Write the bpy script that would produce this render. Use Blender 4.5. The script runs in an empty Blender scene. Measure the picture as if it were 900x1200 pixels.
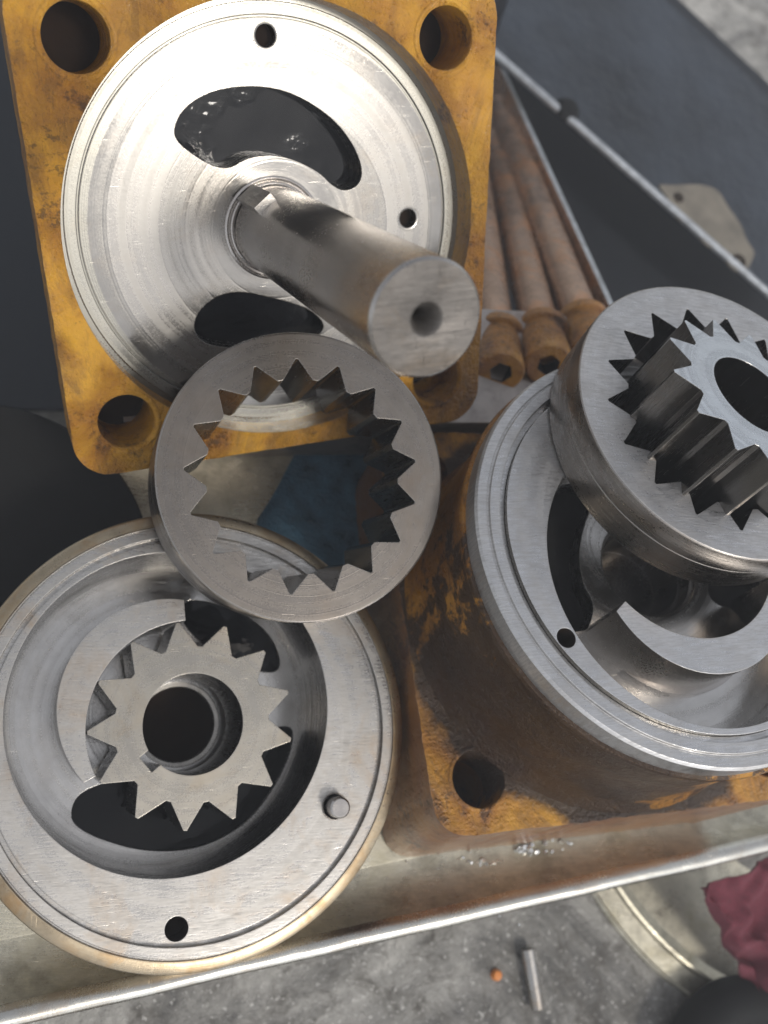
import bpy, math, random
from math import sin, cos, pi, radians, hypot, atan2
from mathutils import Vector, Matrix, noise
from mathutils.geometry import tessellate_polygon

random.seed(7)
SC = bpy.context.scene
COL = SC.collection
S = 0.001                                   # all sizes below are millimetres
FP = 1090.0                                 # focal length of the photograph in its own pixels
HC = 362.0                                  # height of the lens above the tray floor

def V(*a): return Vector(a)
# vertical of the place, seen from the lens (x right, y down, z into the view)
NT = -V((45-450)/FP, (930-600)/FP, 1).normalized()
XA = (V(1, 0, 0) - NT.x*NT).normalized()
YA = NT.cross(XA)
MW = Matrix((XA, YA, NT))                   # lens axes -> place axes
def W(c):                                   # a point given from the lens (mm) -> place (m)
    p = MW @ Vector(c); p.z += HC
    return p*S
def cam_pt(px, py, d): return V((px-450)/FP*d, (py-600)/FP*d, d)
def on(px, py, z=0.0):                      # the point at height z (mm) in direction px,py ; returns mm
    r = MW @ V((px-450)/FP, (py-600)/FP, 1)
    t = (z-HC)/r.z
    return V(r.x*t, r.y*t, z)

# ------------------------------------------------------------------ camera, light, exposure
cd = bpy.data.cameras.new('camera'); cam = bpy.data.objects.new('camera', cd); COL.objects.link(cam)
cd.sensor_fit = 'VERTICAL'; cd.sensor_height = 36; cd.sensor_width = 27
cd.lens = FP/1200*36
cd.clip_start = 0.01; cd.clip_end = 50
R3 = Matrix((MW @ V(1, 0, 0), MW @ V(0, -1, 0), MW @ V(0, 0, -1))).transposed()
cam.matrix_world = Matrix.Translation(V(0, 0, HC*S)) @ R3.to_4x4()
cd.dof.use_dof = True; cd.dof.focus_distance = 0.280; cd.dof.aperture_fstop = 10
SC.camera = cam

SUN_AZ, SUN_EL = radians(-57), radians(52)
w = bpy.data.worlds.new('World'); SC.world = w; w.use_nodes = True
nt = w.node_tree; nt.nodes.clear()
sky = nt.nodes.new('ShaderNodeTexSky'); sky.sky_type = 'NISHITA'; sky.sun_disc = False
sky.sun_elevation = SUN_EL; sky.sun_rotation = radians(90) - SUN_AZ
sky.dust_density = 1.5; sky.air_density = 1.0; sky.ozone_density = 1.0
bg = nt.nodes.new('ShaderNodeBackground'); bg.inputs[1].default_value = 0.15
wo = nt.nodes.new('ShaderNodeOutputWorld')
hs = nt.nodes.new('ShaderNodeHueSaturation'); hs.inputs['Saturation'].default_value = .25
nt.links.new(sky.outputs[0], hs.inputs['Color']); nt.links.new(hs.outputs[0], bg.inputs[0]); nt.links.new(bg.outputs[0], wo.inputs[0])
ld = bpy.data.lights.new('sun', 'SUN'); ld.energy = 1.1; ld.angle = radians(9); ld.color = (1.0, 0.95, 0.87)
sun = bpy.data.objects.new('sun', ld); COL.objects.link(sun)
sd = V(cos(SUN_EL)*cos(SUN_AZ), cos(SUN_EL)*sin(SUN_AZ), sin(SUN_EL))
sun.rotation_euler = sd.to_track_quat('Z', 'Y').to_euler()
SC.view_settings.view_transform = 'Standard'; SC.view_settings.look = 'None'
SC.view_settings.gamma = 1.0; SC.view_settings.exposure = 0.36; SC.view_settings.use_curve_mapping = False

# ------------------------------------------------------------------ materials
class NB:
    def __init__(s, name):
        s.m = bpy.data.materials.new(name); s.m.use_nodes = True
        s.t = s.m.node_tree; s.t.nodes.clear()
        s.out = s.n('OutputMaterial'); s.b = s.n('BsdfPrincipled')
        s.t.links.new(s.b.outputs[0], s.out.inputs[0])
        s.co = s.n('TexCoord').outputs['Object']
    def n(s, k): return s.t.nodes.new('ShaderNode'+k)
    def set(s, sock, v):
        if hasattr(v, 'links'): s.t.links.new(v, sock)
        else: sock.default_value = v
    def P(s, **k):
        for a, v in k.items():
            if isinstance(v, tuple) and len(v) == 3: v = (*v, 1)
            s.set(s.b.inputs[a.replace('_', ' ')], v)
    def noise(s, scale, detail=4, rough=.55, vec=None, dist=0, dim='3D', w=None):
        n = s.n('TexNoise'); n.noise_dimensions = dim
        n.inputs['Scale'].default_value = scale; n.inputs['Detail'].default_value = detail
        n.inputs['Roughness'].default_value = rough; n.inputs['Distortion'].default_value = dist
        if dim == '1D': s.set(n.inputs['W'], w)
        else: s.set(n.inputs['Vector'], vec if vec is not None else s.co)
        return n.outputs[0]
    def ramp(s, f, a, b, lo=0.0, hi=1.0):
        n = s.n('MapRange'); s.set(n.inputs[0], f)
        n.inputs[1].default_value = a; n.inputs[2].default_value = b
        n.inputs[3].default_value = lo; n.inputs[4].default_value = hi
        n.clamp = True
        return n.outputs[0]
    def math(s, op, a, b=0.0):
        n = s.n('Math'); n.operation = op; s.set(n.inputs[0], a); s.set(n.inputs[1], b); return n.outputs[0]
    def mix(s, f, a, b):
        n = s.n('Mix'); n.data_type = 'RGBA'
        s.set(n.inputs[0], f)
        for i, c in ((6, a), (7, b)):
            if isinstance(c, tuple) and len(c) == 3: c = (*c, 1)
            s.set(n.inputs[i], c)
        return n.outputs[2]
    def scale(s, v, sc):
        n = s.n('Mapping'); n.inputs['Scale'].default_value = sc; s.set(n.inputs['Vector'], v); return n.outputs[0]
    def radius(s, c=(0, 0)):
        sp = s.n('SeparateXYZ'); s.set(sp.inputs[0], s.co)
        x = s.math('SUBTRACT', sp.outputs[0], c[0]*S); y = s.math('SUBTRACT', sp.outputs[1], c[1]*S)
        return s.math('SQRT', s.math('ADD', s.math('MULTIPLY', x, x), s.math('MULTIPLY', y, y)))
    def z(s):
        sp = s.n('SeparateXYZ'); s.set(sp.inputs[0], s.co); return sp.outputs[2]
    def bump(s, h, strength=.3, dist=.0002, normal=None):
        n = s.n('Bump'); n.inputs['Strength'].default_value = strength; n.inputs['Distance'].default_value = dist
        s.set(n.inputs['Height'], h)
        if normal is not None: s.set(n.inputs['Normal'], normal)
        return n.outputs[0]
    def bevel(s, r=.0004):
        n = s.n('Bevel'); n.samples = 4; n.inputs['Radius'].default_value = r; return n.outputs[0]
    def edge(s, bev, lo=.03, hi=.25):        # 1 on worn edges
        g = s.n('NewGeometry')
        d = s.n('VectorMath'); d.operation = 'DOT_PRODUCT'; s.set(d.inputs[0], bev); s.set(d.inputs[1], g.outputs['Normal'])
        return s.ramp(s.math('SUBTRACT', 1.0, d.outputs['Value']), lo, hi)

def steel(name, base=(.52, .50, .47), rough=.34, turn=0.0, centre=(0, 0), stain=(.20, .13, .06), stain_amt=.4,
          dirt=0.0, pit=.25, grain=(1, 1, 1), rv=.16, bev=.00035, wear=None, metallic=1.0, zones=False, hatch=0.0, hang=.6, zl=0.0):
    k = NB(name)
    bv = k.bevel(bev)
    big = k.noise(32, 5, .6); mid = k.noise(140, 6, .65); fine = k.noise(1500, 4, .6, vec=k.scale(k.co, grain))
    col = k.mix(k.ramp(mid, .3, .75), tuple(c*.86 for c in base), base)
    st = k.math('MULTIPLY', k.ramp(k.noise(45, 6, .7, dist=.6), .5, .78), stain_amt)
    col = k.mix(st, col, stain)
    ro = k.math('ADD', k.ramp(big, .3, .7, rough-rv*.5, rough+rv*.5), k.ramp(fine, .3, .7, -.05, .05))
    ro = k.math('ADD', ro, k.math('MULTIPLY', st, .15))
    h = k.math('MULTIPLY', fine, .5)
    h = k.math('ADD', h, k.math('MULTIPLY', mid, .6))
    if turn > 0:
        r = k.radius(centre)
        t1 = k.noise(2600, 2, .6, dim='1D', w=r); t2 = k.noise(260, 3, .6, dim='1D', w=r)
        h = k.math('ADD', h, k.math('MULTIPLY', t1, turn))
        col = k.mix(k.math('MULTIPLY', k.ramp(t2, .45, .62), .35), col, tuple(c*.62 for c in base))
        ro = k.math('ADD', ro, k.ramp(t2, .4, .65, -.05, .07))
    if hatch > 0:                            # fine grinding marks
        mp = k.n('Mapping'); mp.inputs['Rotation'].default_value = (0, 0, hang); mp.inputs['Scale'].default_value = (1, 9, 1)
        k.set(mp.inputs['Vector'], k.co)
        hm = k.noise(150, 6, .75, vec=mp.outputs[0]); patch = k.ramp(k.noise(55, 4, .6), .35, .65, .35, 1.0)
        h = k.math('ADD', h, k.math('MULTIPLY', k.math('MULTIPLY', hm, patch), 2.4*hatch))
        col = k.mix(k.math('MULTIPLY', k.ramp(hm, .40, .60), .7*hatch), col, tuple(c*.55 for c in base))
        ro = k.math('ADD', ro, k.math('MULTIPLY', k.ramp(hm, .4, .6, -.10, .14), hatch))
    if zl > 0:                               # tool marks running round a wall
        mz = k.noise(70, 4, .7, vec=k.scale(k.co, (.5, .5, 18)))
        h = k.math('ADD', h, k.math('MULTIPLY', mz, zl*2))
        col = k.mix(k.math('MULTIPLY', k.ramp(mz, .5, .66), .5), col, tuple(c*.5 for c in base))
        ro = k.math('ADD', ro, k.ramp(mz, .35, .65, -.06, .08))
    if zones:                                # worn bands left by the gears
        r = k.math('ADD', k.radius((1.5, -1.0)), k.math('MULTIPLY', k.noise(300, 3), .0004))
        band = lambda a, b: k.math('MULTIPLY', k.ramp(r, (a-.25)*S, (a+.25)*S), k.ramp(r, (b-.25)*S, (b+.25)*S, 1, 0))
        col = k.mix(k.math('MULTIPLY', band(42, 59), .45), col, (.30, .285, .265)); ro = k.math('ADD', ro, k.math('MULTIPLY', band(42, 59), .10))
        col = k.mix(k.math('MULTIPLY', band(24, 33), .30), col, (.34, .32, .29)); ro = k.math('ADD', ro, k.math('MULTIPLY', band(33, 42), .05))
        col = k.mix(k.math('MULTIPLY', band(65, 74), .5), col, (.27, .26, .22)); ro = k.math('ADD', ro, k.math('MULTIPLY', band(65, 74), .12))
        for q in (24, 33, 42, 59.3, 60.4):
            h = k.math('SUBTRACT', h, k.math('MULTIPLY', band(q-.15, q+.15), 1.2))
    if dirt > 0:
        dm = k.math('MULTIPLY', k.ramp(k.noise(60, 8, .75), .48, .66), dirt)
        col = k.mix(dm, col, (.025, .018, .012)); ro = k.math('ADD', ro, k.math('MULTIPLY', dm, -.08))
    sc = k.noise(90, 2, .5, vec=k.scale(k.co, (1, 22, 1)), dist=.2)
    sc2 = k.noise(80, 2, .5, vec=k.scale(k.co, (26, 1.5, 1)), dist=.3)
    scr = k.math('MAXIMUM', k.ramp(sc, .70, .74), k.ramp(sc2, .71, .75))
    h = k.math('SUBTRACT', h, k.math('MULTIPLY', scr, .5))
    e = k.edge(bv)
    col = k.mix(k.math('MULTIPLY', e, .6), col, (.78, .76, .72))
    k.P(Base_Color=col, Metallic=metallic, Roughness=ro, Normal=k.bump(h, pit, .00012, bv))
    return k.m

def paint(name, base=(.66, .34, .020), grime=.5, dark=.0, rough=.26, bumps=1.0, centre_dark=None, side=None, drips=0.0, coat=.85):
    k = NB(name)
    bv = k.bevel(.0007)
    n1 = k.noise(38, 7, .68, dist=.5); n2 = k.noise(150, 8, .75); n3 = k.noise(640, 5, .65); n4 = k.noise(16, 4, .6)
    col = k.mix(k.ramp(n4, .35, .7), base, (base[0]*.72, base[1]*.6, base[2]*.5))
    col = k.mix(k.math('MULTIPLY', k.ramp(n1, .44, .66), grime), col, (base[0]*.5, base[1]*.36, base[2]*.6))
    if drips:                                # brown oil film pooled in soft-edged runs
        fl_ = k.noise(30, 6, .75, vec=k.scale(k.co, (1, .45, 1)), dist=1.2)
        col = k.mix(k.math('MULTIPLY', k.ramp(fl_, .47, .56), drips*.8), col, (.20, .085, .018))
        col = k.mix(k.math('MULTIPLY', k.ramp(fl_, .585, .60), drips*.5), col, (.07, .035, .015))
    # small chips and grit, gathered in patches
    gp = k.ramp(k.noise(24, 5, .7, dist=.4), .5-.12*grime, .72)
    m = k.ramp(k.math('ADD', k.math('MULTIPLY', k.noise(310, 6, .8), .75), k.math('MULTIPLY', gp, .22)), .52, .57)
    m = k.math('MULTIPLY', m, k.math('ADD', k.math('MULTIPLY', gp, .75), .15))
    m = k.math('MAXIMUM', m, k.math('MULTIPLY', k.ramp(k.math('ADD', k.math('MULTIPLY', n1, .6), k.math('MULTIPLY', n2, .45)), .60, .66), .8))
    if centre_dark:  # darker towards the centre, broken up by noise
        r = k.radius(); a = k.ramp(r, centre_dark[0]*S, centre_dark[1]*S, 1.0, 0.0)
        m = k.math('MAXIMUM', m, k.ramp(k.math('ADD', k.math('MULTIPLY', a, .9), k.math('MULTIPLY', n1, 1.1)), .80, 1.02))
    if side:  # oil grime plus the wall's shade, both painted as one dark side
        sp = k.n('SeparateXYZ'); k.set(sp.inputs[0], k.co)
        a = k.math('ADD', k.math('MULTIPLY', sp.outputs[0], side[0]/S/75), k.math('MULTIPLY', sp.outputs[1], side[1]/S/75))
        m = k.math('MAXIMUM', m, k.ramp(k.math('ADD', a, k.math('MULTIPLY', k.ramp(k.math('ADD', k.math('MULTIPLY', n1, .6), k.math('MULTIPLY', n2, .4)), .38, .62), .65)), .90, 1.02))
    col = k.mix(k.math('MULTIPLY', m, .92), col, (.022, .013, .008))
    e = k.math('MULTIPLY', k.edge(bv, .05, .3), k.ramp(n2, .48, .6))
    col = k.mix(e, col, (.30, .20, .12))
    k.P(Base_Color=col, Roughness=k.ramp(n2, .3, .75, rough, rough+.3), Specular_IOR_Level=.2,
        Coat_Weight=coat, Coat_Roughness=.07)
    wet = k.ramp(k.noise(20, 4, .6), .42, .58, .6, 3.4)
    h = k.math('ADD', k.math('MULTIPLY', n2, 1.1), k.math('MULTIPLY', n3, wet))
    # oil beads standing on the paint
    vo = k.n('TexVoronoi'); vo.feature = 'F1'; vo.inputs['Scale'].default_value = 620; k.set(vo.inputs['Vector'], k.co)
    bead = k.math('MULTIPLY', k.ramp(vo.outputs['Distance'], .12, .40, 1.0, 0.0), k.ramp(n1, .45, .6, .15, 1.0))
    h = k.math('ADD', h, k.math('MULTIPLY', bead, .4*bumps))
    nrm = k.bump(h, .9, .00095*bumps, bv)
    k.P(Normal=nrm)
    k.set(k.b.inputs['Coat Normal'], nrm)
    return k.m

def plain(name, col, rough=.5, metallic=0.0, var=.3, sc=60, bump=.3, bd=.0004, coat=0.0):
    k = NB(name)
    n1 = k.noise(sc, 7, .65); n2 = k.noise(sc*9, 4, .6)
    c = k.mix(k.ramp(n1, .3, .7), tuple(x*(1-var) for x in col), tuple(min(1, x*(1+var)) for x in col))
    k.P(Base_Color=c, Roughness=k.ramp(n1, .3, .7, rough-.06, rough+.1), Metallic=metallic, Coat_Weight=coat, Coat_Roughness=.08,
        Normal=k.bump(k.math('ADD', n1, k.math('MULTIPLY', n2, .4)), bump, bd))
    return k.m

M = {}
M['face'] = steel('turned steel face', (.235, .225, .21), .20, turn=.7, stain_amt=.3, rv=.10, pit=.16, zones=True)
M['plate'] = steel('ground steel plate', (.54, .515, .48), .34, turn=.2, stain_amt=.85, stain=(.33, .21, .10), dirt=.10, hatch=.8, rv=.2)
M['plate2'] = steel('scuffed body top steel', (.74, .73, .72), .40, turn=.2, stain_amt=.4, stain=(.25, .20, .15), hatch=1.0, hang=-.9, rv=.2, dirt=.12)
M['lip'] = steel('oil stained steel lip', (.44, .36, .25), .34, turn=.8, stain=(.32, .17, .05), stain_amt=1.0, dirt=.35, rv=.2)
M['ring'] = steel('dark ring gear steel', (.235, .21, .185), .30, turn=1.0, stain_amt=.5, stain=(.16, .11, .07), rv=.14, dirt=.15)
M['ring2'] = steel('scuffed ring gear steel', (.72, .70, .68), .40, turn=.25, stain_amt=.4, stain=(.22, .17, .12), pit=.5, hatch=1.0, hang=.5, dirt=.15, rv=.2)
M['gear'] = steel('gear steel', (.48, .44, .375), .28, turn=.3, stain_amt=.6, stain=(.30, .21, .11), hatch=.25, rv=.14)
M['gear2'] = steel('cool gear steel', (.58, .60, .63), .24, turn=.2, stain_amt=.15, rv=.12, hatch=.3)
M['flank'] = steel('oily tooth flank with painted shade', (.15, .14, .13), .25, stain_amt=.3, dirt=.3, pit=.3, grain=(1, 1, .08), rv=.14)  # colour darkened for the shade on tooth flanks and inside the bore
M['rwall'] = steel('ring outer wall', (.36, .33, .30), .30, stain_amt=.6, stain=(.28, .20, .15), dirt=.18, zl=.5, rv=.2)
M['shaft'] = steel('polished shaft steel', (.46, .43, .40), .23, turn=0, stain_amt=.3, stain=(.24, .18, .14), pit=.2, rv=.16, dirt=.08)
M['shaft'].node_tree.nodes['Principled BSDF'].inputs['Anisotropic'].default_value = .3
M['sawn'] = steel('grainy shaft end', (.17, .155, .14), .48, stain_amt=.5, pit=1.6, dirt=.45, hatch=.5, metallic=.7)
M['wall'] = steel('oily bore wall', (.33, .31, .28), .24, stain_amt=.3, dirt=.35, rv=.14, zl=1.0)
M['floor'] = steel('recess floor steel', (.58, .56, .53), .22, turn=.5, centre=(-6.8, 7.4), stain_amt=.2, dirt=.12, rv=.14)
M['tray'] = steel('worn tray steel', (.58, .54, .43), .34, stain=(.24, .20, .09), stain_amt=.8, dirt=.42, pit=.8, hatch=.6, hang=1.5, rv=.22, metallic=.75)
M['rim'] = steel('bright tray rim', (.66, .64, .58), .24, stain=(.35, .20, .08), stain_amt=.5, pit=.7, rv=.2)
M['block'] = steel('rusty block steel', (.44, .40, .37), .42, stain=(.20, .10, .05), stain_amt=.8, dirt=.4, pit=.7, metallic=.7)
M['yel'] = paint('yellow machine paint', base=(.66, .345, .022), grime=.9, bumps=1.3, drips=.55)
M['yel2'] = paint('oily yellow machine paint', base=(.64, .32, .03), grime=1.0, bumps=1.3, centre_dark=(72, 90), drips=.7)
M['boss'] = paint('boss paint with grime and shade', base=(.46, .22, .025), grime=1.1, bumps=.7, rough=.22, side=(-.62, -.78), drips=.9, coat=.35)
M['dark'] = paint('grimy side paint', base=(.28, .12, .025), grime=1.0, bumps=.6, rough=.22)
M['bolt'] = paint('bolt head paint', base=(.70, .38, .07), grime=.9, bumps=.7, drips=.5, rough=.18)
M['rust'] = steel('rusty shank', (.46, .31, .22), .27, stain=(.58, .25, .08), stain_amt=1.0, dirt=.35, pit=.6, metallic=.6)
k = NB('black oil')
msk = k.ramp(k.noise(45, 3, .5), .49, .56)
hh = k.math('ADD', k.math('MULTIPLY', k.noise(260, 2, .5), k.math('MULTIPLY', msk, .16)), k.math('MULTIPLY', k.noise(28, 2), 1.0))
k.P(Base_Color=(.004, .0045, .006), Roughness=.06, Normal=k.bump(hh, .8, .0011))
M['oil'] = k.m
M['black'] = plain('black rubber', (.008, .008, .008), .7, sc=120)
M['black'].node_tree.nodes['Principled BSDF'].inputs['Specular IOR Level'].default_value = .2
M['bin'] = plain('dark blue plastic', (.003, .005, .009), .6, sc=14, bump=.2)
M['sheet'] = plain('dark plastic sheet', (.018, .023, .031), .42, sc=9, var=.85, bump=.7, bd=.006)
M['oil'].node_tree.nodes['Principled BSDF'].inputs['Specular IOR Level'].default_value = .18
M['pit'] = plain('dark brown hole shade', (.02, .012, .008), .85, sc=90)  # dark colour painted in for the darkness inside holes
M['pit'].node_tree.nodes['Principled BSDF'].inputs['Specular IOR Level'].default_value = .1
M['blue'] = plain('scuffed blue film with painted reflection', (.06, .14, .21), .30, var=.6, sc=95, bump=1.0, bd=.004)
M['beige'] = plain('beige scrap', (.17, .15, .12), .8, sc=70)
M['edge'] = plain('bare edge', (.42, .44, .46), .4, metallic=.6, sc=150)
M['chip'] = plain('bright chip', (.75, .75, .73), .2, metallic=.8, sc=300)
M['red'] = plain('red cloth', (.13, .022, .035), .9, sc=700, var=.35, bump=.9)
M['orange'] = plain('orange plastic', (.65, .22, .04), .5)
k = NB('grimy wet ground')
n1 = k.noise(7, 9, .72, dist=1.2); n2 = k.noise(60, 8, .75, dist=.6); n3 = k.noise(420, 4, .7)
c = k.mix(k.ramp(n1, .38, .60), (.07, .066, .06), (.46, .44, .40)); c = k.mix(k.ramp(n2, .50, .66), c, (.10, .09, .075))
c = k.mix(k.ramp(n3, .60, .66), c, (.6, .58, .54))
k.P(Base_Color=c, Roughness=k.ramp(n2, .35, .6, .14, .55), Normal=k.bump(k.math('ADD', n2, k.math('MULTIPLY', n3, .3)), .9, .003))
M['ground'] = k.m

# ------------------------------------------------------------------ mesh helpers
class MB:
    def __init__(s): s.v = []; s.f = []; s.mi = []
    def add(s, vs, fs, mi=0):
        o = len(s.v); s.v += [tuple(v) for v in vs]
        for f in fs: s.f.append(tuple(i+o for i in f)); s.mi.append(mi)
        return s
    def extr(s, outer, holes, z0, z1, mi=0, side=None, bottom=True):
        loops = [outer]+holes
        tess = tessellate_polygon([[V(x, y, 0) for x, y in l] for l in loops])
        flat = [p for l in loops for p in l]; n = len(flat)
        vs = [(x, y, z1) for x, y in flat]+[(x, y, z0) for x, y in flat]
        top = []
        for a, b, c_ in tess:
            A, B_, C_ = flat[a], flat[b], flat[c_]
            if (B_[0]-A[0])*(C_[1]-A[1])-(B_[1]-A[1])*(C_[0]-A[0]) < 0: b, c_ = c_, b
            top.append((a, b, c_))
        s.add(vs, top, mi)
        off = len(s.v)-2*n
        if bottom:
            for a, b, c_ in top: s.f.append((off+n+a, off+n+c_, off+n+b)); s.mi.append(mi)
        i0 = 0
        for li, l in enumerate(loops):
            L = len(l); area = sum(l[i][0]*l[(i+1) % L][1]-l[(i+1) % L][0]*l[i][1] for i in range(L))
            ccw = area > 0
            if li > 0: ccw = not ccw
            for i in range(L):
                a, b = off+i0+i, off+i0+(i+1) % L
                q = (a, a+n, b+n, b) if ccw else (a, b, b+n, a+n)
                s.f.append(q); s.mi.append(mi if side is None else side)
            i0 += L
        return s
    def lathe(s, prof, c=(0, 0), n=160, mi=0, closed=False, mis=None):
        m = len(prof); vs = []
        for j in range(n):
            a = 2*pi*j/n
            for r, z in prof: vs.append((c[0]+r*cos(a), c[1]+r*sin(a), z))
        fs = []; ml = []
        for j in range(n):
            jj = (j+1) % n
            for i in range(m if closed else m-1):
                ii = (i+1) % m
                fs.append((j*m+i, jj*m+i, jj*m+ii, j*m+ii)); ml.append(mis[i] if mis else mi)
        o = len(s.v); s.v += vs
        for f, q in zip(fs, ml): s.f.append(tuple(i+o for i in f)); s.mi.append(q)
        return s
    def box(s, c, d, mi=0, rot=None):
        vs = [V(sx*d[0]/2, sy*d[1]/2, sz*d[2]/2) for sx in (-1, 1) for sy in (-1, 1) for sz in (-1, 1)]
        if rot is not None: vs = [rot @ v for v in vs]
        vs = [v+Vector(c) for v in vs]
        return s.add(vs, [(0, 1, 3, 2), (4, 6, 7, 5), (0, 4, 5, 1), (2, 3, 7, 6), (0, 2, 6, 4), (1, 5, 7, 3)], mi)
    def tube(s, pts, rad, n=16, mi=0, cap=True):
        pts = [Vector(p) for p in pts]; rings = []
        for i, p in enumerate(pts):
            t = (pts[min(i+1, len(pts)-1)]-pts[max(i-1, 0)]).normalized()
            u = t.orthogonal().normalized() if i == 0 else (u-t*u.dot(t)).normalized()
            q = t.cross(u); r = rad[i] if hasattr(rad, '__len__') else rad
            rings.append([p+r*(cos(2*pi*j/n)*u+sin(2*pi*j/n)*q) for j in range(n)])
        vs = [v for r_ in rings for v in r_]; fs = []
        for i in range(len(pts)-1):
            for j in range(n):
                a, b = i*n+j, i*n+(j+1) % n
                fs.append((a, b, b+n, a+n))
        if cap: fs += [tuple(range(n))[::-1], tuple((len(pts)-1)*n+j for j in range(n))]
        return s.add(vs, fs, mi)
    def mesh(s, name, mats, smooth=32, unit=S):
        me = bpy.data.meshes.new(name)
        me.from_pydata([(x*unit, y*unit, z*unit) for x, y, z in s.v], [], s.f)
        for m in (mats if isinstance(mats, (list, tuple)) else [mats]): me.materials.append(m)
        me.polygons.foreach_set('material_index', s.mi)
        me.polygons.foreach_set('use_smooth', [True]*len(me.polygons))
        me.validate(); me.update()
        me.set_sharp_from_angle(angle=radians(smooth))
        return me

def obj(name, mb, mats, parent=None, smooth=32, label=None, cat=None, kind=None, group=None, unit=S):
    me = mb.mesh(name, mats, smooth, unit) if isinstance(mb, MB) else mb
    o = bpy.data.objects.new(name, me); COL.objects.link(o)
    if parent is not None: o.parent = parent
    tag(o, label, cat, kind, group)
    return o
def tag(o, label=None, cat=None, kind=None, group=None):
    for k_, v_ in (('label', label), ('category', cat), ('kind', kind), ('group', group)):
        if v_: o[k_] = v_
def empty(name, mat, label, cat, group=None):
    o = bpy.data.objects.new(name, None); COL.objects.link(o); o.empty_display_size = .01
    o.matrix_world = mat; tag(o, label, cat, None, group); return o
def pose(R, t, sc=1.0, zoff=0.0):           # R: model axes in lens axes, t: origin from the lens in mm
    Rm = Matrix(R); tt = Vector(t)*sc
    m = (MW @ Rm).to_4x4(); m.translation = W(tt + Rm.col[2]*zoff)
    return m
def rodr(wx, wy, wz=0.0):
    a = V(wx, wy, wz); th = a.length
    return Matrix.Rotation(th, 3, a) @ Matrix(((1, 0, 0), (0, -1, 0), (0, 0, -1)))

def circ(cx, cy, r, n=96, a0=0.0): return [(cx+r*cos(a0+2*pi*i/n), cy+r*sin(a0+2*pi*i/n)) for i in range(n)]
def arc(cx, cy, r, a, b, n): return [(cx+r*cos(a+(b-a)*i/n), cy+r*sin(a+(b-a)*i/n)) for i in range(n+1)]
def rsq(L, rc, n=10, jit=0.0, seed=0):
    pts = []
    for k_, (sx, sy) in enumerate(((1, 1), (-1, 1), (-1, -1), (1, -1))):
        pts += arc(sx*(L-rc), sy*(L-rc), rc, k_*pi/2, (k_+1)*pi/2, n)
    # subdivide the straight runs and let the cast edge wander a little
    out = []
    for i, p in enumerate(pts):
        q = pts[(i+1) % len(pts)]; d = hypot(q[0]-p[0], q[1]-p[1]); m = max(1, int(d/1.6))
        for j in range(m):
            x, y = p[0]+(q[0]-p[0])*j/m, p[1]+(q[1]-p[1])*j/m
            if jit:
                r = hypot(x, y); e = jit*(noise.noise(V(x*.25, y*.25, seed))+.5*noise.noise(V(x*.8, y*.8, seed+3)))
                x += x/r*e; y += y/r*e
            out.append((x, y))
    return out
def smooth_loop(P, it=2):
    for _ in range(it):
        Q = []
        for i, p in enumerate(P):
            q = P[(i+1) % len(P)]
            Q += [(p[0]*.75+q[0]*.25, p[1]*.75+q[1]*.25), (p[0]*.25+q[0]*.75, p[1]*.25+q[1]*.75)]
        P = Q
    return P
def star(n, rtip, rroot, a0, land=.5, root=.35):   # pointed teeth; a0: angle of one tip
    P = []
    for i in range(n):
        a = a0+2*pi*i/n; da = land/rtip; P += [(rtip*cos(a-da), rtip*sin(a-da)), (rtip*cos(a+da), rtip*sin(a+da))]
        b = a+pi/n; db = root/rroot; P += [(rroot*cos(b-db), rroot*sin(b-db)), (rroot*cos(b+db), rroot*sin(b+db))]
    return P

# ------------------------------------------------------------------ the setting
g = MB().box((0, 0, -185), (6000, 6000, 10))
obj('ground', g, M['ground'], kind='structure')

# tray: floor, bent front wall and rolled rim along the photo's lower edge
r0, r1 = on(0, 1190, 12), on(900, 986, 12)
ud = V(r1.x-r0.x, r1.y-r0.y, 0).normalized(); out_ = V(ud.y, -ud.x, 0)
if out_.y > 0: out_ = -out_
prof = [(-21, -.2), (-17, 0), (-13, .9), (-9, 2.8), (-5.5, 6), (-2.6, 9.6), (-1.5, 11.2), (-.4, 12), (1.6, 12.5), (3.6, 12.1), (4.6, 10.8), (4.4, 6), (3.6, 4.5), (2.6, 5), (2.4, 9), (-2, 7), (-8, 1), (-21, -1.8)]
s0, s1 = -260, 420
NSEG = 170; tr = MB(); vs = []; m = len(prof)
for i in range(NSEG+1):
    t = s0+(s1-s0)*i/NSEG; p = r0+ud*t
    wob = .5*noise.noise(V(t*.02, 0, 1)); wz = .35*noise.noise(V(t*.03, 5, 1))
    for a, z_ in prof:
        q = p+out_*(a+wob*(a > -12)); vs.append((q.x, q.y, z_+(wz if z_ > 3 else 0)+(.4 if z_ > 10 else .12)*noise.noise(V(t*.35, a, 2))))
fs = [(i*m+j, (i+1)*m+j, (i+1)*m+(j+1) % m, i*m+(j+1) % m) for i in range(NSEG) for j in range(m)]
tr.add(vs, fs)
a_, b_ = r0+ud*s0+out_*-20.5, r0+ud*s1+out_*-20.5
e0, e1 = on(1000, 470, 0), on(-300, 440, 0)
far1, far0 = b_-out_*150, a_-out_*190
fl = MB().extr([(a_.x, a_.y), (b_.x, b_.y), (far1.x, far1.y), (far0.x, far0.y)], [], -3, -.05)
tray = empty('steel_tray', Matrix.Identity(4), 'worn oily steel tray under the pump parts with a bright rolled front rim', 'tray')
obj('tray_floor', fl, M['tray'], tray)
tr.mi = [1 if 5 <= (i % m) <= 11 else 0 for i in range(len(tr.f))]
obj('tray_rim', tr, [M['tray'], M['rim']], tray, smooth=50)

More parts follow.
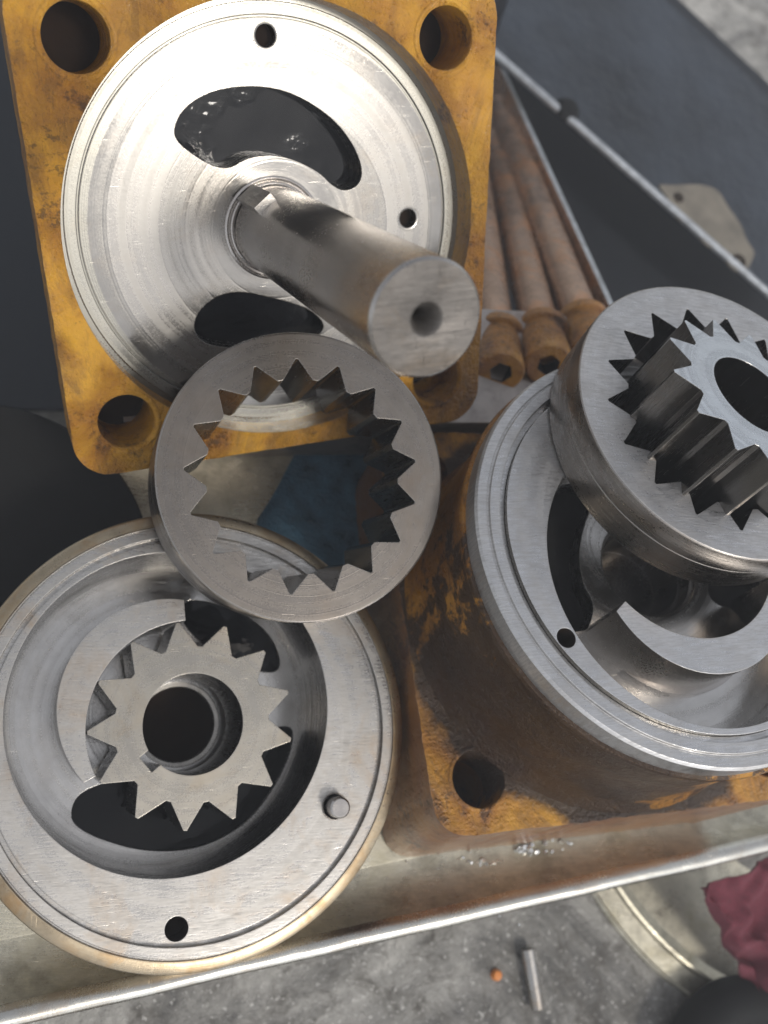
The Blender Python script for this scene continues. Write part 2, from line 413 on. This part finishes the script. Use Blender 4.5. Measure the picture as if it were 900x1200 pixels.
# steel block that carries the flange corner and the bolt heads
ZB = 40
q0, q1 = on(500, 495, ZB), on(600, 495.5, ZB)
bx = V(q1.x-q0.x, q1.y-q0.y, 0).normalized(); by = V(-bx.y, bx.x, 0)
c1 = q0-bx*118; c2 = q0+bx*190
pp = [c1, c2, c2+by*52, c1+by*52]
blk = MB().extr([(p.x, p.y) for p in pp], [], 0.2, ZB)
obj('steel_block', blk, M['block'], label='flat grey steel block under the yellow bolt heads, its front edge bright', cat='steel block')

# ------------------------------------------------------------------ flange with shaft (upper left)
RT = ((.92265, .00303, .38562), (-.17332, -.89001, .42171), (.34448, -.45592, -.82065))
ST = .95
PT = pose(RT, (-34.677, -95.447, 319.364), ST)
PT = PT @ Matrix.Scale(ST, 4)
flg = empty('flange_housing', PT, 'yellow square flange housing with bright round steel face and thick shaft, at upper left', 'pump flange')
HR = 9.9
outer = rsq(79, 13, 10, .28, 1)
holes = [circ(sx*60, sy*60, HR, 40) for sx in (-1, 1) for sy in (-1, 1)]
fp = MB().extr(outer, [circ(0, 0, 72.5, 180)]+holes, -24, 0, 0, 0)
fp.extr([p for p in rsq(78.6, 13, 10)], holes, -24.4, -23.6)
obj('hole_shade_plate', MB().extr(rsq(77, 12, 10), [], -30, -24.7), M['pit'], flg)  # added dark plate, stands in for the darkness behind the through-holes
obj('flange_plate', fp, M['yel'], flg)
for sx in (-1, 1):
    for sy in (-1, 1):
        ln = MB().lathe([(9.75, -20), (9.75, -.6), (10.3, .2), (10.9, .5), (11.5, .45), (11.9, .2), (12.2, -.3)], (sx*60, sy*60), 48)
        obj('bolt_hole_rim', ln, M['yel'], flg)
hub = MB().lathe([(0, -52), (38, -52), (40, -50), (40, -24)], n=96)
obj('bearing_hub', hub, M['yel'], flg)
K1 = [(-32.1, 33.8), (-28.1, 40.1), (-18.0, 45.0), (-3.6, 46.2), (9.5, 43.6), (23.0, 35.6), (30.7, 26.5), (34.1, 17.8), (32.4, 12.9), (27.3, 11.0), (22.4, 13.0), (17.8, 17.7), (10.1, 21.9), (1.5, 24.4), (-8.0, 23.8), (-14.1, 20.5), (-19.9, 21.3), (-26.7, 25.6), (-31.6, 29.9)]
K2 = [(-31.8, -33.2), (-30, -27.5), (-25, -23.2), (-19, -21.0), (-12, -21.2), (-4.0, -23.7), (6, -27.0), (14, -31), (18.8, -37.6), (13.0, -41.9), (-2.5, -43.3), (-19.6, -41.5), (-28.5, -38.4)]
K1, K2 = smooth_loop(K1), smooth_loop(K2)
ins = MB().extr(circ(0, 0, 65.9, 180), [K1, K2, circ(.4, 60.6, 3.5, 32), circ(51.8, .2, 3.4, 32), circ(0, 0, 17.5, 64)], -22.5, -10.9, 0, 1)
ins.lathe([(65.9, -11.05), (66.0, -11.9), (66.7, -11.9), (66.85, -10.95), (70.5, -10.85), (70.7, -11.2), (72.6, -11.2)], n=200)
obj('steel_face', ins, [M['face'], M['wall']], flg)
oil = MB().extr(circ(0, 0, 60, 90), [circ(0, 0, 18, 40)], -23, -20.5)
obj('oil_film', oil, M['oil'], flg)
seal = MB().lathe([(17.9, -12.5), (17.7, -10.6), (16.9, -10.3), (16.5, -11.3), (15.9, -11.4), (15.6, -10.5), (15.0, -10.3), (14.6, -11.6), (13.9, -11.8), (13.8, -19)], n=96)
obj('shaft_seal', seal, M['shaft'], flg)
for cx, cy in ((.4, 60.6), (51.8, .2)):
    obj('hole_wall', MB().lathe([(3.42, -16), (3.42, -10.95)][::-1], (cx, cy), 32), M['pit'], flg)
    obj('dowel_hole_rim', MB().lathe([(3.35, -14), (3.35, -10.95), (3.7, -10.78), (4.3, -10.8), (4.5, -11)], (cx, cy), 32), M['face'], flg)
    obj('hole_bottom', MB().lathe([(0, -16), (3.6, -16)], (cx, cy), 32), M['pit'], flg)
SL = 116.5
RSH = 14.9
sh = empty('pump_shaft_root', Matrix.Identity(4), None, None) if False else None
shm = MB().lathe([(13.1, -24), (13.1, -8), (RSH, -7), (RSH, SL-.9), (RSH-.8, SL)], n=128)
shaft = obj('shaft', shm, M['shaft'], flg)
en = MB().lathe([(RSH-.8, SL), (4.6, SL-.05), (4.2, SL-.2), (3.7, SL-.8), (2.9, SL-2.2), (1.5, SL-6), (1.4, SL-10), (0, SL-10.4)], n=96)
obj('shaft_end', en, [M['sawn']], shaft)
ka = radians(128)
kr = Matrix.Rotation(ka, 3, 'Z')
key = MB().box(kr @ V(13.2, 0, 4), (8.4, 7.2, 21), 0, kr)
obj('drive_key', key, M['plate'], flg)

# ------------------------------------------------------------------ plate with crescent (lower left)
RC = ((.93476, -.0394, .35308), (.0394, -.97621, -.21323), (.35308, .21323, -.91097))
PC = pose(RC, (-61.67, 72.057, 305.004))
plc = empty('pump_cover_plate', PC, 'round grey steel pump cover with deep recess and crescent, lower left on the tray', 'pump cover')
DC = -36.0
rec = circ(-6.82, 7.45, 52.1, 180)
hc = (-5.8, -59.7); hr = 3.7
out63 = circ(0, 0, 63.8, 200)
pc = MB().extr(out63, [rec, circ(46.9, -26.7, 4.3, 32), circ(*hc, hr, 32)], DC-4.5, 0, 0, 1)
obj('hole_wall', MB().lathe([(hr-.05, -.5), (hr-.05, -9), (0, -9)], hc, 32), M['pit'], plc)
obj('machined_face', pc, [M['plate'], M['wall']], plc)
lip = MB().lathe([(63.8, -4), (63.9, -1.9), (65.4, -1.9), (65.5, 0), (68.6, -.02), (68.8, -.7), (69.2, -.7), (69.4, -.25)], n=220, mis=[0]*7)
obj('groove_band', lip, M['plate'], plc)
lp2 = MB().lathe([(69.4, -.25), (69.7, -.8), (72.6, -1.0), (73.5, -1.6), (73.8, -2.6), (73.8, DC-4.4), (60, DC-4.5)], n=220)
obj('outer_lip', lp2, M['lip'], plc)
def band(cx, cy, ra, rb, a, b, n=40):
    a, b = radians(a), radians(b)
    rm, h_ = (ra+rb)/2, (rb-ra)/2
    P = arc(cx, cy, rb, a, b, n)
    P += arc(cx+rm*cos(b), cy+rm*sin(b), h_, b, b+pi, 8)[1:-1]
    P += arc(cx, cy, ra, b, a, n)
    P += arc(cx+rm*cos(a), cy+rm*sin(a), h_, a+pi, a+2*pi, 8)[1:-1]
    return P
port1 = smooth_loop([(-36.8, -27.1), (-35.6, -21), (-30.6, -17.5), (-22, -15.8), (0, -15.6), (20, -15.8), (27, -9), (31, -1), (42.5, 1), (42.6, -6), (40.0, -13), (34.8, -22), (27.0, -31.5), (17.5, -37.6), (4.8, -41.4), (-11.5, -40.5), (-25.9, -35.5), (-34, -31)])
port2 = smooth_loop([(0.3, 47.9), (9.2, 48.0), (24.5, 43.2), (36, 33.4), (39.2, 20.5), (28.6, 20.5), (13.4, 27.6), (1.0, 37.8)])
flo = MB().extr(circ(-6.82, 7.45, 52.6, 120), [port1, port2, circ(-.4, 2.6, 15.2, 64)], DC-4, DC, 0, 1)
obj('recess_floor', flo, [M['floor'], M['wall']], plc)
obj('oil_pool', MB().extr(circ(-6.82, 7.45, 51.5, 90), [circ(-.4, 2.6, 15.3, 48)], DC-4.2, DC-2.4), M['oil'], plc)
obj('shaft_bore', MB().lathe([(15.2, DC), (15.2, DC-2), (13.6, DC-2.2), (13.4, DC-4.4), (0, DC-4.6)], (-.4, 2.6), 64, mis=[0, 0, 0, 1]), [M['wall'], M['pit']], plc)
def crescent(ci, ri, co, ro, s, e, ni=50):
    """region outside circle (ci, ri), inside circle (co, ro); s and e are angles about ci"""
    A = arc(ci[0], ci[1], ri, s, e, ni)
    B_ = []
    for x, y in A[::-1]:
        u = V(x-ci[0], y-ci[1], 0).normalized()
        # march along the ray from ci to the outer circle
        d = V(ci[0]-co[0], ci[1]-co[1], 0); b = d.dot(u); c_ = d.length_squared-ro*ro
        t = -b+math.sqrt(max(0, b*b-c_)); B_.append((ci[0]+u.x*max(t, ri+.3), ci[1]+u.y*max(t, ri+.3)))
    return A+B_
cr = crescent((-.6, 2.6), 34.0, (-8.85, 9.09), 34.6, radians(95), radians(206))
obj('crescent', MB().extr(cr, [], DC-.5, -.05, 0, 1), [M['plate'], M['wall']], plc)
pin = empty('dowel_pin', PC @ Matrix.Translation(V(46.9, -26.7, -4)*S), 'short round steel dowel pin standing near the right rim of the lower left cover', 'dowel pin')
obj('pin_body', MB().lathe([(0, 10.6), (2.9, 10.6), (3.5, 10.0), (3.55, 0), (0, 0)][::-1], n=40), M['shaft'], pin)
obj('pin_bush', MB().lathe([(4.6, 3.95), (4.5, 4.35), (4.1, 4.3), (3.9, 3.2)][::-1], n=40), M['ring'], pin)

def bore_key(cx, cy, r, ang, w_, d_, n=90):
    hw = w_/2/r; P = arc(cx, cy, r, ang+hw, ang+2*pi-hw, n)
    ca, sa = cos(ang), sin(ang)
    for u, v in ((r+d_, -w_/2), (r+d_, w_/2)): P.append((cx+u*ca-v*sa, cy+u*sa+v*ca))
    return P
gA = empty('pinion_gear', PC @ Matrix.Translation(V(-.6, 2.6, 0)*S), 'brownish thirteen tooth steel gear sitting inside the crescent of the lower left cover', 'gear')
gt = star(13, 33.5, 25.3, radians(99.4), .55, .8)
gm = MB().extr(gt, [bore_key(0, 0, 16.4, radians(219), 6.2, 3.2)], -30, -.7, 0, 1)
obj('gear_body', gm, [M['gear'], M['flank']], gA, smooth=25)
obj('bore_chamfer', MB().lathe([(16.4, -3), (16.4, -1.2), (17.2, -.62), (18.2, -.66)], n=90), M['gear'], gA) if False else None

# ------------------------------------------------------------------ body with cavity (right)
RB = ((.9481, -.13597, .28743), (.00135, -.90224, -.43124), (.31797, .40925, -.85523))
PB = pose(RB, (99.764, 10.145, 308.856))
bod = empty('gear_pump', PB, 'yellow square based pump housing with wide round steel top, grimy shade-painted left wall, at right', 'gear pump')
DB = -21.5
out63 = circ(0, 0, 63.7, 200)
hb = (-53.7, -31.9); hrb = 3.9
cav = circ(-.2, -9.86, 51.9, 180)
hb = (-51.8, -30.8); hrb = 3.15
pb = MB().extr(out63, [cav, circ(*hb, hrb, 32)], DB-1, 0, 0, 1)
obj('machined_face', pb, [M['plate2'], M['wall']], bod)
obj('hole_wall', MB().lathe([(hrb-.05, -.4), (hrb-.05, -9), (0, -9)], hb, 32), M['pit'], bod)
obj('groove_band', MB().lathe([(63.7, -4), (63.8, -2.1), (65.9, -2.1), (66.0, -.1), (69.3, -.1), (69.6, -.9), (70.2, -.9), (70.4, -.45), (73.4, -.5), (74.2, -1.3), (74.2, -9)], n=220), M['plate2'], bod)
bs = MB().lathe([(74.2, -8.8), (75.3, -9.2), (75.6, -10.5), (75.0, -12.5), (74.2, -14), (74.0, -30), (74.3, -52), (75.0, -60), (77.0, -64.6)], n=220)
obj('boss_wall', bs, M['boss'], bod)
pk = smooth_loop([(-12, 30), (-20, 20), (-25.4, 10), (-27.8, 2), (-28.0, -6), (-26.0, -11.5), (-26.6, -15.5), (-29.5, -20.3), (-30.6, -21.5), (-31.5, -22.0), (-38.4, -22.6), (-44.3, -14.0), (-47, 2), (-43, 15), (-34.4, 27.1), (-24.2, 34.1)], 1)
pk2 = smooth_loop([(21.5, -6), (31.1, -2.4), (46.8, -3.5), (41.9, -20.8), (30.5, -17), (21, -14)])
fb = MB().extr(circ(-.2, -9.86, 52.2, 120), [pk, pk2, circ(-.6, 0, 18.5, 64)], DB-8, DB, 0, 1)
obj('cavity_floor', fb, [M['floor'], M['wall']], bod)
obj('port_bottom', MB().extr(circ(-.2, -9.86, 52, 90), [circ(-.6, 0, 18.6, 48)], DB-16, DB-7.9), M['black'], bod)
obj('shaft_bore', MB().lathe([(18.5, DB), (18.5, DB-1.5), (17.2, DB-1.7), (17.0, DB-6), (15.4, DB-6.2), (15.2, DB-22), (0, DB-22)], (-.6, 0), 80, mis=[0, 0, 1, 1, 1, 1]), [M['shaft'], M['flank']], bod)
crb = crescent((-.9, 1.5), 34.6, (0.2, -9.9), 34.9, radians(218), radians(335))
obj('crescent', MB().extr(crb, [], DB-.5, -.05, 0, 1), [M['plate2'], M['shaft']], bod)
sb = [(.2+(34.6+1.9*sin(pi*i/40)**.6)*cos(radians(228+98*i/40)), -9.9+(34.6+1.9*sin(pi*i/40)**.6)*sin(radians(228+98*i/40))) for i in range(41)]+arc(.2, -9.9, 34.0, radians(326), radians(228), 40)
obj('crescent_step', MB().extr(sb, [], DB-.5, DB+2.4, 0, 0), M['shaft'], bod)
# flange base: cut so that it stands on the tray
ho = rsq(78, 11, 10, .5, 5)
base = MB().extr(ho, [circ(sx*60, sy*60, HR, 40) for sx in (-1, 1) for sy in (-1, 1)], -100, -64.4, 0, 1)
inv = PB.inverted()
zl = inv.to_3x3() @ V(0, 0, 1)
nv = []
for x, y, z_ in base.v:
    if z_ < -90:
        p = PB @ (V(x, y, -64.4)*S); ax = PB.to_3x3() @ V(0, 0, -1)
        t = (p.z-.0006)/(-ax.z); z_ = -64.4-t/S
    nv.append((x, y, z_))
base.v = nv
obj('flange_base', base, [M['yel2'], M['dark']], bod)
for sx, sy in ((-1, -1), (1, -1)):
    obj('bolt_hole_rim', MB().lathe([(9.7, -84), (9.7, -64.2), (10.2, -63.9), (11, -64.1), (11.4, -64.9)], (sx*60, sy*60), 48), M['yel2'], bod)

# ------------------------------------------------------------------ ring gears
def ring_gear(mat, label, R, t, rv, ri, a0, mats, zdir=-1):
    e = empty('ring_gear', mat, label, 'ring gear', 'ring gears of the pump')
    inner = star(17, rv, ri, a0, .4, .9)
    c = .55
    m_ = MB().extr(circ(0, 0, R-c, 180), [inner], -t, 0, 0, 1)
    m_.lathe(mi=2, prof=[(R-c, 0), (R-c*.3, -c*.3), (R, -c), (R, -t*.42), (R-.12, -t*.425), (R-.12, -t*.44), (R, -t*.445), (R, -t+c), (R-c, -t)][::-1], n=180)
    obj('gear_ring', m_, mats, e, smooth=25)
    return e
# left ring: lies across the cover rim and the lower edge of the flange
RA = rodr(-.089, -.302)
PA = pose(RA, (-25.97, -11.9, 304.6), .965)
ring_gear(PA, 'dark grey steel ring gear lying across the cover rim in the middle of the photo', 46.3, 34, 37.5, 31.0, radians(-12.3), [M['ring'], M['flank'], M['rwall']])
PR = pose(RB, (112.65, -32.44, 308.96)); PR = PR @ Matrix.Translation(V(0, 0, .1)*S)
RRB = rodr(-.452, -.302)
PR = (MW @ RRB).to_4x4(); PR.translation = W(V(112.65, -32.44, 308.96))
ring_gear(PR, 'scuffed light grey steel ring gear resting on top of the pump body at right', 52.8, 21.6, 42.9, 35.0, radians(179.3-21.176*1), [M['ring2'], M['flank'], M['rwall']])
nR = RRB.col[2]; 
RG0 = rodr(-.699, -.576); nG = RG0.col[2]
BL = .62
nn = (nG*BL+nR*(1-BL)).normalized()
q = nG.rotation_difference(nn).to_matrix()
RG = q @ RG0
PG = (MW @ RG).to_4x4(); PG.translation = W(V(114.2, -36.2, 287.0)*1.025)
gB = empty('pinion_gear', PG, 'cool grey thirteen tooth steel gear standing tilted inside the ring gear at right', 'gear')
gt = star(13, 32.6, 24.4, radians(177), .5, .8)
obj('gear_body', MB().extr(gt, [bore_key(0, 0, 15.6, radians(-62), 5, 2.6)], -37, 0, 0, 1), [M['gear2'], M['flank']], gB, smooth=25)

# ------------------------------------------------------------------ bolts
def bolt(A, T, label, rot):
    A, T = W(A), W(T)
    z_ = (A-T).normalized(); x_ = z_.orthogonal().normalized(); y_ = z_.cross(x_)
    m_ = Matrix((x_, y_, z_)).transposed() @ Matrix.Rotation(rot, 3, 'Z')
    m_ = m_.to_4x4(); m_.translation = A
    L = (A-T).length/S
    e = empty('cap_screw', m_, label, 'bolt', 'long socket head bolts')
    hexa = [(5.0*cos(pi/3*i), 5.0*sin(pi/3*i)) for i in range(6)]
    hd = MB().extr(circ(0, 0, 9.3, 48), [hexa], -9, 0, 0, 1)
    hd.lathe([(9.8, -24), (10.1, -20), (10.3, -2), (10, -.7), (9.3, 0)], n=48)
    hd.extr(circ(0, 0, 9, 48), [], -24, -8.5)
    obj('head', hd, [M['bolt'], M['black']], e)
    obj('washer', MB().lathe([(7, -28.5), (11.4, -28.6), (12.2, -27.8), (12.4, -25.4), (11.8, -24.2), (9, -23.6)], n=48), M['bolt'], e)
    obj('shank', MB().lathe([(0, -L), (4.6, -L), (5.6, -L+1.5), (5.7, -L+38), (6.3, -L+42), (8.3, -L+46), (8.6, -28)], n=40), M['rust'], e)
    return e
bolt(cam_pt(587, 437, 388), cam_pt(548, 150, 575), 'yellow headed socket bolt nearest the shaft end, leftmost of the three', .2)
bolt(cam_pt(643, 428, 391), cam_pt(577, 160, 600), 'rusty shanked socket bolt with yellow head, middle of the three', .9)
bolt(cam_pt(697, 418, 400), cam_pt(583, 120, 625), 'rusty shanked socket bolt half hidden by the ring gear, rightmost of the three', .5)

# ------------------------------------------------------------------ bin, sheet and walls behind
def slab(name, pts, th, mat, label, cat, n=24, wob=0.0, edge=None, seed=0, place=False):
    """four lens-space corners, real thickness th (mm), slightly uneven"""
    P = [Vector(p) for p in pts] if place else [W(p)/S for p in pts]; nrm = (P[1]-P[0]).cross(P[3]-P[0]).normalized()
    if nrm.z < 0: nrm = -nrm
    mb = MB(); vs = []
    for k_ in (0, 1):
        for i in range(n+1):
            for j in range(n+1):
                u, v = i/n, j/n
                p = P[0]*(1-u)*(1-v)+P[1]*u*(1-v)+P[2]*u*v+P[3]*(1-u)*v
                vs.append(p+nrm*(wob*noise.noise(p*.012+V(seed, 0, 0))-k_*th))
    N = (n+1)*(n+1); fs = []; mi = []
    idx = lambda i, j, k_: k_*N+i*(n+1)+j
    for i in range(n):
        for j in range(n):
            fs.append((idx(i, j, 0), idx(i+1, j, 0), idx(i+1, j+1, 0), idx(i, j+1, 0))); mi.append(0)
            fs.append((idx(i, j, 1), idx(i, j+1, 1), idx(i+1, j+1, 1), idx(i+1, j, 1))); mi.append(0)
    for i in range(n):
        for a, b in (((i, 0), (i+1, 0)), ((n, i), (n, i+1)), ((i+1, n), (i, n)), ((0, i+1), (0, i))):
            fs.append((idx(*a, 0), idx(*a, 1), idx(*b, 1), idx(*b, 0))); mi.append(1)
    mb.v = [tuple(v) for v in vs]; mb.f = fs; mb.mi = mi
    return obj(name, mb, [M[mat], M[edge or mat]], label=label, cat=cat, smooth=50)
A0, A1 = cam_pt(722, 362, 430), cam_pt(588, 74, 640)
dn = -NT*70
slab('bin_divider', [A0, A1, A1+dn, A0+dn], 3.2, 'rust', 'thin steel divider with a bright top edge to the right of the bolts', 'metal strip', edge='edge')
ZS = -60
Ba, Bb = on(960, 398, ZS), on(575, 60, ZS)
slab('dark_sheet', [Ba, Bb, on(640, -130, ZS), on(1060, 260, ZS)], 4, 'sheet', 'large dark plastic sheet with a pale front edge in the upper right corner', 'plastic sheet', wob=0, place=True)
rm = MB().tube([Ba.lerp(Bb, i/20)+V(0, 0, .8) for i in range(21)], 2.6, 12)
obj('sheet_rim', rm, M['edge'], bpy.data.objects['dark_sheet'])
bp = [on(x, y, -118) for x, y in ((1150, 500), (-420, 470), (-420, -200), (700, -90), (1150, 330))]  # bin bottom, widened left as a dark sheet that paints in shade
obj('bin_shade_floor', MB().extr([(p.x, p.y) for p in bp], [], -122, -118), M['bin'], label='dark blue bin bottom between bolts and dark sheet, stretched left as painted shade', cat='bin')

# ------------------------------------------------------------------ small things
c = on(-30, 660, 2.5)
obj('rubber_disc', MB().lathe([(0, 2.6), (60, 2.6), (61.5, 3.2), (62.4, 2.4), (62.4, .2), (0, .2)][::-1], (c.x, c.y), 120), M['black'],
    label='flat black rubber disc partly under the lower left cover', cat='rubber disc')
P = [on(x, y, .6) for x, y in ((292, 622), (318, 585), (345, 532), (362, 505), (400, 470), (470, 462), (505, 520), (505, 600), (470, 680), (400, 700), (345, 672))]
fm = MB(); Q = smooth_loop([(p.x, p.y) for p in P], 2); fm.extr(Q, [], .4, 1.0)  # scuffed blue patch on the tray, partly standing in for a reflection
obj('blue_reflection_patch', fm, M['blue'], label='scuffed dark blue part-reflection patch seen through the middle ring gear', cat='part-reflection patch')

ch = MB()
for (px, py, n_, sp, sz) in ((625, 996, 9, 14, 2.2), (576, 1010, 5, 7, 2.0), (655, 985, 4, 8, 1.6), (770, 988, 3, 6, 2.2), (470, 1058, 2, 5, 1.6), (552, 1010, 3, 9, 1.2), (725, 962, 3, 8, 1.8), (600, 1050, 5, 30, 1.0), (500, 1000, 6, 40, .8), (820, 960, 5, 30, .9)):
    for _ in range(int(n_*2.6)):
        p = on(px+random.gauss(0, sp), py+random.gauss(0, sp*.5), .6)
        rr = Matrix.Rotation(random.random()*6, 3, V(random.random(), random.random(), random.random()).normalized())
        ch.box((p.x, p.y, .6), (sz*random.uniform(.5, 1.3), sz*random.uniform(.3, 1.0), sz*.5), 0, rr)
obj('metal_chips', ch, M['chip'], kind='stuff', label='bright metal chips scattered on the tray below the pump body', cat='metal chips', smooth=10)

# beyond the front rim
ZG = -60
c0 = on(640, 1150, ZG)
sh_ = MB().box((c0.x+40, c0.y-95, ZG-3), (760, 330, 6), 0, Matrix.Rotation(atan2(ud.y, ud.x), 3, 'Z'))
obj('work_bench', sh_, M['ground'], label='grimy wet grey bench top below the front rim of the tray', cat='bench')
c = on(930, 830, ZG)
R_ = (on(780, 1114, ZG)-c).length
pan = MB().lathe([(R_-60, ZG+1), (R_-7, ZG+1), (R_-4, ZG+3), (R_-1.5, ZG+5), (R_, ZG+4.6), (R_+.8, ZG+2), (R_+9, ZG+1.6), (R_+10.5, ZG+2.6), (R_+11.5, ZG+1.5), (R_+11.6, ZG+.3), (R_-60, ZG+.2)], (c.x, c.y), 160, closed=True)
obj('steel_pan', pan, M['tray'], label='round pale steel pan with a raised bright rim, on the bench beyond the tray', cat='pan')
a, b = on(618, 1112, ZG+4), on(630, 1182, ZG+4)
obj('steel_rod', MB().tube([a, a.lerp(b, .5), b], [3.2, 3.2, 3.0], 18), M['plate'], label='short pale steel rod on the bench below the tray rim', cat='rod')
cc = on(885, 1290, ZG+12)
tor = MB(); RR, rt = 42, 12; n1_, n2_ = 64, 16
vs = [(cc.x+(RR+rt*cos(b_))*cos(a_), cc.y+(RR+rt*cos(b_))*sin(a_), ZG+12+rt*sin(b_)) for a_ in [2*pi*i/n1_ for i in range(n1_)] for b_ in [2*pi*j/n2_ for j in range(n2_)]]
tor.add(vs, [(i*n2_+j, ((i+1) % n1_)*n2_+j, ((i+1) % n1_)*n2_+(j+1) % n2_, i*n2_+(j+1) % n2_) for i in range(n1_) for j in range(n2_)])
obj('rubber_hose', tor, M['black'], label='loop of black rubber hose at the bottom right corner', cat='hose')
c = on(583, 1143, ZG+2)
obj('orange_cap', MB().lathe([(0, 3), (1.8, 2.8), (2.4, 1.8), (2.5, 0), (0, 0)][::-1], (c.x, c.y), 24), M['orange'], label='tiny orange cap on the bench left of the steel rod', cat='cap').location.z = ZG*S
# rag
rg = MB(); nx, ny = 60, 60
cs = [on(822, 1040, -8), on(960, 985, 6), on(975, 1175, -30), on(880, 1165, -45)]
vs = []
for k_ in (0, 1):
    for i in range(nx+1):
        for j in range(ny+1):
            u, v = i/nx, j/ny
            p = cs[0]*(1-u)*(1-v)+cs[1]*u*(1-v)+cs[2]*u*v+cs[3]*(1-u)*v
            t = 3.4*sin(u*30+5*noise.noise(V(u*3, v*2.5, 0)))*(.4+.6*v)+2.2*sin(v*22+u*9+4*noise.noise(V(u*4, v*4, 3)))+7*noise.noise(V(u*4, v*3, 4))+2.2*noise.noise(V(u*12, v*10, 1))
            ed = 5*noise.noise(V(u*5, v*5, 8))
            vs.append((p.x+ed, p.y+ed*.6, p.z+t-k_*1.4))
N = (nx+1)*(ny+1); fs = []
for i in range(nx):
    for j in range(ny):
        a = i*(ny+1)+j; b = a+ny+1
        fs += [(a, b, b+1, a+1), (N+a, N+a+1, N+b+1, N+b)]
for i in range(nx):
    for s_, o_ in ((0, 0), (ny, 0)):
        a = i*(ny+1)+s_; b = a+ny+1; fs.append((a, N+a, N+b, b))
for j in range(ny):
    for a in (j, nx*(ny+1)+j): fs.append((a, a+1, N+a+1, N+a))
rg.add(vs, fs)
obj('rag', rg, M['red'], label='crumpled dark red rag hanging by the tray rim at lower right', cat='rag', smooth=80)
# beige patch on the dark sheet
pl = [on(x, y, ZS) for x, y in ((765, 220), (785, 216), (800, 214), (825, 222), (842, 226), (852, 246), (868, 262), (878, 285), (884, 300), (880, 316), (872, 322), (858, 314), (845, 300), (826, 288), (812, 268), (796, 258), (780, 240))]
pl = smooth_loop([(p.x+random.uniform(-3, 3), p.y+random.uniform(-3, 3)) for p in pl], 2)
pt = MB().extr(pl, [], ZS+.3, ZS+1.1)
obj('cardboard_scrap', pt, M['beige'], label='stained pale beige scrap lying on the dark sheet', cat='scrap')
for i, (x, y, q) in enumerate(((795, 232, 3.2), (866, 306, 4.5))):
    p = on(x, y, ZS+1.1)
    tag(obj('rusty_washer', MB().lathe([(q*.4, 0), (q*.45, 1), (q, 1), (q*1.05, 0), (q*.4, 0)][::-1], (0, 0), 24), M['pit']), ('small dark washer at the upper left end of the beige scrap', 'small dark washer at the lower right end of the beige scrap')[i], 'washer')
    bpy.data.objects['rusty_washer' if i == 0 else 'rusty_washer.001'].location = (p.x*S, p.y*S, p.z*S)
p = on(664, 130, ZS)
obj('rubber_plug', MB().lathe([(0, 5), (6, 4.4), (8, 2), (8.4, 0), (0, 0)][::-1], (p.x, p.y), 32), M['black'], label='small black rubber plug near the left corner of the dark sheet', cat='plug').location.z = ZS*S

# added volume that stands in for the milky veil of lens glare
hz = MB().box((0, 0, -1190/2+HC/2+20), (7000, 7000, HC+1190+2*20))
ho_ = obj('haze', hz, None, kind='stuff')
hm_ = bpy.data.materials.new('haze'); hm_.use_nodes = True; ht = hm_.node_tree; ht.nodes.clear()
pv = ht.nodes.new('ShaderNodeVolumePrincipled'); pv.inputs['Density'].default_value = .13; pv.inputs['Color'].default_value = (.95, .96, 1, 1)
pv.inputs['Anisotropy'].default_value = .2
oo = ht.nodes.new('ShaderNodeOutputMaterial'); ht.links.new(pv.outputs[0], oo.inputs['Volume'])
ho_.data.materials.clear(); ho_.data.materials.append(hm_)
